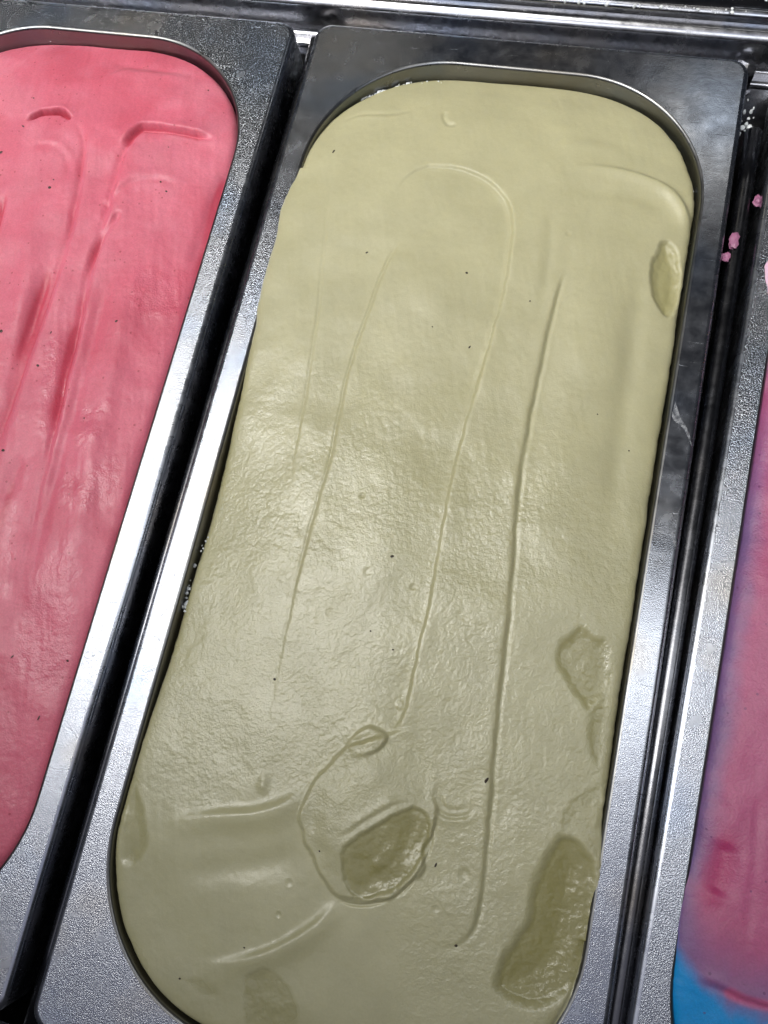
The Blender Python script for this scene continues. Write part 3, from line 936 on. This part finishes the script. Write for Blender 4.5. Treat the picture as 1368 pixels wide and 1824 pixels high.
# ------------------------------------------------------------------ seeds lying in the gelato
def seed_mesh(seed):
    rnd = random.Random(seed)
    bm = bmesh.new()
    bmesh.ops.create_icosphere(bm, subdivisions=1, radius=1.0)
    for v in bm.verts:
        v.co *= 0.75 + 0.5 * rnd.random()
    me = bpy.data.meshes.new('seed_speck')
    bm.to_mesh(me)
    bm.free()
    me.materials.append(SPECK)
    return me


SEEDS = [seed_mesh(i) for i in range(3)]


def seeds(root, grid, spots):
    for k, (px, py, l, w, a) in enumerate(spots):
        wx, wy, wz = height_on(grid, px, py)
        o = bpy.data.objects.new('seed_speck', SEEDS[k % 3])
        COL.objects.link(o)
        o.parent = root
        o.location = (wx, wy, wz + 0.00005)
        o.scale = (l * mm / 1.55, w * mm / 1.55, min(w, l) * mm / 2.6)
        o.rotation_euler = (0, 0, R(a))


seeds(pist, PZ, [(698, 991, 1.1, 0.7, 30), (866, 1390, 1.6, 0.75, 65), (594, 270, 1.4, 0.6, 70), (831, 486, 0.8, 0.7, 0), (944, 536, 0.5, 0.5, 0), (489, 1210, 0.8, 0.7, 0),
                 (776, 1541, 1.2, 0.5, 80), (812, 1684, 0.8, 0.7, 0), (770, 582, 0.5, 0.4, 0), (653, 450, 0.9, 0.5, 40), (700, 1157, 0.6, 0.5, 0), (660, 1124, 0.5, 0.45, 0),
                 (1120, 803, 0.5, 0.4, 0), (836, 618, 1.0, 0.5, 60), (1064, 738, 0.5, 0.4, 0), (435, 1688, 0.5, 0.4, 0), (320, 1743, 0.6, 0.5, 0), (569, 1516, 0.5, 0.4, 0)])
seeds(pink, KZ, [(88, 334, 1.1, 0.9, 20), (41, 225, 1.2, 0.5, 150), (2, 272, 1.2, 0.7, 60), (2, 590, 1.2, 1.0, 20), (6, 802, 1.0, 0.9, 0), (69, 1279, 1.6, 0.45, 80), (67, 651, 0.9, 0.8, 0),
                 (207, 572, 1.0, 0.7, 40), (296, 341, 0.8, 0.6, 0), (286, 324, 0.7, 0.6, 0), (90, 592, 0.9, 0.4, 75), (370, 159, 0.6, 0.5, 0), (60, 175, 0.5, 0.5, 0), (95, 320, 0.6, 0.4, 60),
                 (22, 1170, 1.2, 0.4, 60), (121, 1177, 0.8, 0.6, 0), (300, 262, 0.5, 0.4, 0), (150, 745, 0.5, 0.5, 0)])


# ------------------------------------------------------------------ frost, crumbs, smears
def chunks(name, spots, mat, seed=1):
    """small irregular lumps; spots: (x, y, z, size)"""
    rnd = random.Random(seed)
    bm = bmesh.new()
    for (px, py, pz, s) in spots:
        r = bmesh.ops.create_icosphere(bm, subdivisions=1, radius=s)
        sc = [0.6 + 0.8 * rnd.random() for _ in range(3)]
        for v in r['verts']:
            k = 0.65 + 0.6 * rnd.random()
            v.co = Vector((px + v.co.x * sc[0] * k, py + v.co.y * sc[1] * k, pz + v.co.z * sc[2] * k))
    me = bpy.data.meshes.new(name)
    bm.to_mesh(me)
    bm.free()
    return link(name, me, mat)


def along(pts, n, z, size, jit=0.0008, seed=0):
    rnd = random.Random(seed)
    P = smooth_poly(ats(pts, z), 10)
    out = []
    for i in range(n):
        p = P[int(rnd.random() * (len(P) - 1))]
        out.append((p[0] + rnd.uniform(-jit, jit), p[1] + rnd.uniform(-jit, jit), z + rnd.uniform(-0.0004, 0.0006), size * (0.4 + 0.9 * rnd.random())))
    return out


fr = along([(596, 205), (625, 185), (670, 168), (712, 156), (750, 151), (800, 152)], 80, -0.0062, 0.0008, 0.0008, 1)
fr += along([(800, 152), (900, 156), (1000, 168), (1090, 196)], 24, -0.0066, 0.0005, 0.0007, 2)
fr += along([(1090, 196), (1165, 232), (1205, 280), (1236, 350)], 22, -0.0060, 0.0006, 0.0006, 3)
tag(chunks('frost', fr, FROST, 2), 'white ice crystals clinging inside the back rim of the pale green pan', 'frost', kind='stuff')
fr = along([(370, 960), (345, 1010), (335, 1060), (328, 1090)], 24, -0.0042, 0.0006, 0.0007, 5)
tag(chunks('frost', fr, FROST, 3), 'white ice crystals in the dark gap along the left rim of the pale green gelato', 'frost', kind='stuff')
fr = along([(60, 72), (150, 70), (185, 68), (260, 82)], 34, -0.0068, 0.0005, 0.0007, 6)
tag(chunks('frost', fr, FROST, 4), 'thin line of ice along the back edge of the pink gelato', 'frost', kind='stuff')
rnd = random.Random(9)
fr = [(0.0865 + rnd.uniform(-0.0030, 0.0040), 0.346 + rnd.uniform(-0.006, 0.006), -0.012 + rnd.uniform(-.002, .002), 0.0006 * (0.5 + rnd.random())) for _ in range(20)]
tag(chunks('frost', fr, FROST, 5), 'clump of frost under the bolt in the right gap', 'frost', kind='stuff')
fr = [(-0.0868 + rnd.uniform(-0.0020, 0.0020), 0.3535 + rnd.uniform(-0.005, 0.004), -0.016 + rnd.uniform(-.002, .002), 0.0007 * (0.5 + rnd.random())) for _ in range(26)]
tag(chunks('frost', fr, FROST, 6), 'patch of frost at the back end of the left gap', 'frost', kind='stuff')
fr = along([(1010, 2), (1180, 12), (1260, 20), (1340, 22)], 24, 0.005, 0.0006, 0.001, 8) + [(0.0800 + rnd.uniform(-.006, .006), 0.3835 + rnd.uniform(-.002, .003), 0.0045, 0.0006) for _ in range(30)]
tag(chunks('frost', fr, FROST, 7), 'small ice crystals along the upper edge of the rear ledge', 'frost', kind='stuff')

CRUMB, _nt, _b = new_mat('pink_crumb')
_b.inputs['Base Color'].default_value = (0.34, 0.13, 0.23, 1)
_b.inputs['Roughness'].default_value = 0.5
_b.inputs['Subsurface Weight'].default_value = 0.3
_b.inputs['Subsurface Radius'].default_value = (0.002, 0.0015, 0.0015)


def crumb(px, py, z, s, seed, label):
    rnd = random.Random(seed)
    bm = bmesh.new()
    bmesh.ops.create_icosphere(bm, subdivisions=2, radius=s)
    sc = (1.0, 1.15, 0.6)
    ph = [rnd.uniform(0, 6) for _ in range(6)]
    for v in bm.verts:
        d = v.co.normalized()
        k = 1 + 0.25 * math.sin(3 * d.x + ph[0]) + 0.2 * math.sin(4 * d.y + ph[1]) + 0.18 * math.sin(5 * d.z + ph[2]) + rnd.uniform(-.08, .08)
        v.co = Vector((v.co.x * k * sc[0], v.co.y * k * sc[1], v.co.z * k * sc[2]))
    me = bpy.data.meshes.new('gelato_crumb')
    bm.to_mesh(me)
    bm.free()
    o = link('gelato_crumb', me, CRUMB)
    wx, wy = at(px, py, z)
    o.location = (wx, wy, z)
    tag(o, label, 'gelato crumb', 'pink crumbs dropped in the right gap')


crumb(1306, 430, -0.0030, 0.0021, 1, 'large pink gelato crumb resting on the bar in the right gap')
crumb(1292, 458, -0.0035, 0.0014, 2, 'small pink gelato crumb just below the largest crumb')
crumb(1349, 358, -0.0035, 0.0016, 3, 'pink gelato crumb nearest to the bolt against the right pan')

# thin dried smears on the steel
SMEAR, _nt, _b = new_mat('dried_smear')
_tc = _nt.nodes.new('ShaderNodeTexCoord')
_n = nd(_nt, 'ShaderNodeTexNoise', Scale=700.0, Detail=3.0)
_nt.links.new(_tc.outputs['Object'], _n.inputs['Vector'])
_r = ramp(_nt, _n.outputs['Fac'], [(0.35, 0.0), (0.7, 0.55)])
_nt.links.new(_r.outputs['Color'], _b.inputs['Alpha'])
_b.inputs['Base Color'].default_value = (0.55, 0.56, 0.58, 1)
_b.inputs['Roughness'].default_value = 0.6


def smear(px_pts, label, seed):
    P = ats(px_pts, 0.0)
    P = smooth_poly(np.vstack([P, P[:1]]), 5)[:-1]
    c = P.mean(0)
    rnd = random.Random(seed)
    bm = bmesh.new()
    ring = [bm.verts.new((p[0] - c[0] + rnd.uniform(-.0002, .0002), p[1] - c[1] + rnd.uniform(-.0002, .0002), 0.00005)) for p in P]
    inn = [bm.verts.new(((p[0] - c[0]) * 0.6, (p[1] - c[1]) * 0.6, 0.0003)) for p in P]
    n = len(P)
    for i in range(n):
        bm.faces.new((ring[i], ring[(i + 1) % n], inn[(i + 1) % n], inn[i]))
    bm.faces.new(inn)
    for f in bm.faces:
        f.smooth = True
    bmesh.ops.recalc_face_normals(bm, faces=bm.faces)
    me = bpy.data.meshes.new('gelato_smear')
    bm.to_mesh(me)
    bm.free()
    o = link('gelato_smear', me, SMEAR)
    o.location = (c[0], c[1], 0.0)
    tag(o, label, 'smear', 'dried smears on the steel flanges')


smear([(1203, 715), (1212, 742), (1226, 768), (1233, 795), (1228, 782), (1214, 760), (1200, 748), (1197, 738)], 'thin whitish branching smear halfway up the right flange of the middle pan', 1)
smear([(1190, 938), (1201, 952), (1205, 978), (1202, 975), (1196, 956)], 'short curved whitish smear lower on the right flange of the middle pan', 2)
smear([(430, 298), (438, 308), (436, 325), (428, 334), (421, 328), (422, 312)], 'milky drop of smear on the right flange of the pink pan', 3)

# ------------------------------------------------------------------ bolt at the back of the right gap
bx, by = at(1337, 108, -0.004)
bolt = empty('bolt', (bx, by, -0.016))
tag(bolt, 'dark hexagonal bolt head at the back corner of the middle pan', 'bolt')


def prism(name, n, prof, mat, parent, rot=0):
    loops = []
    for r, z in prof:
        a = np.linspace(0, 2 * np.pi, n + 1)[:-1] + rot
        loops.append(np.column_stack([r * np.cos(a), r * np.sin(a), np.full(n, z)]))
    V, Q = loft(loops)
    return link(name, mesh_np(name, V, Q, False), mat, parent)


prism('head', 6, [(0.0036, 0.0), (0.0038, 0.001), (0.0038, 0.008), (0.0033, 0.0095), (0.0, 0.0105)], RAIL, bolt, 0.3)
prism('washer', 20, [(0.0, -0.0012), (0.0046, -0.0012), (0.0046, 0.0), (0.0, 0.0001)], RAIL, bolt)
prism('shank', 12, [(0.0019, -0.06), (0.0019, -0.0012)], RAIL, bolt)
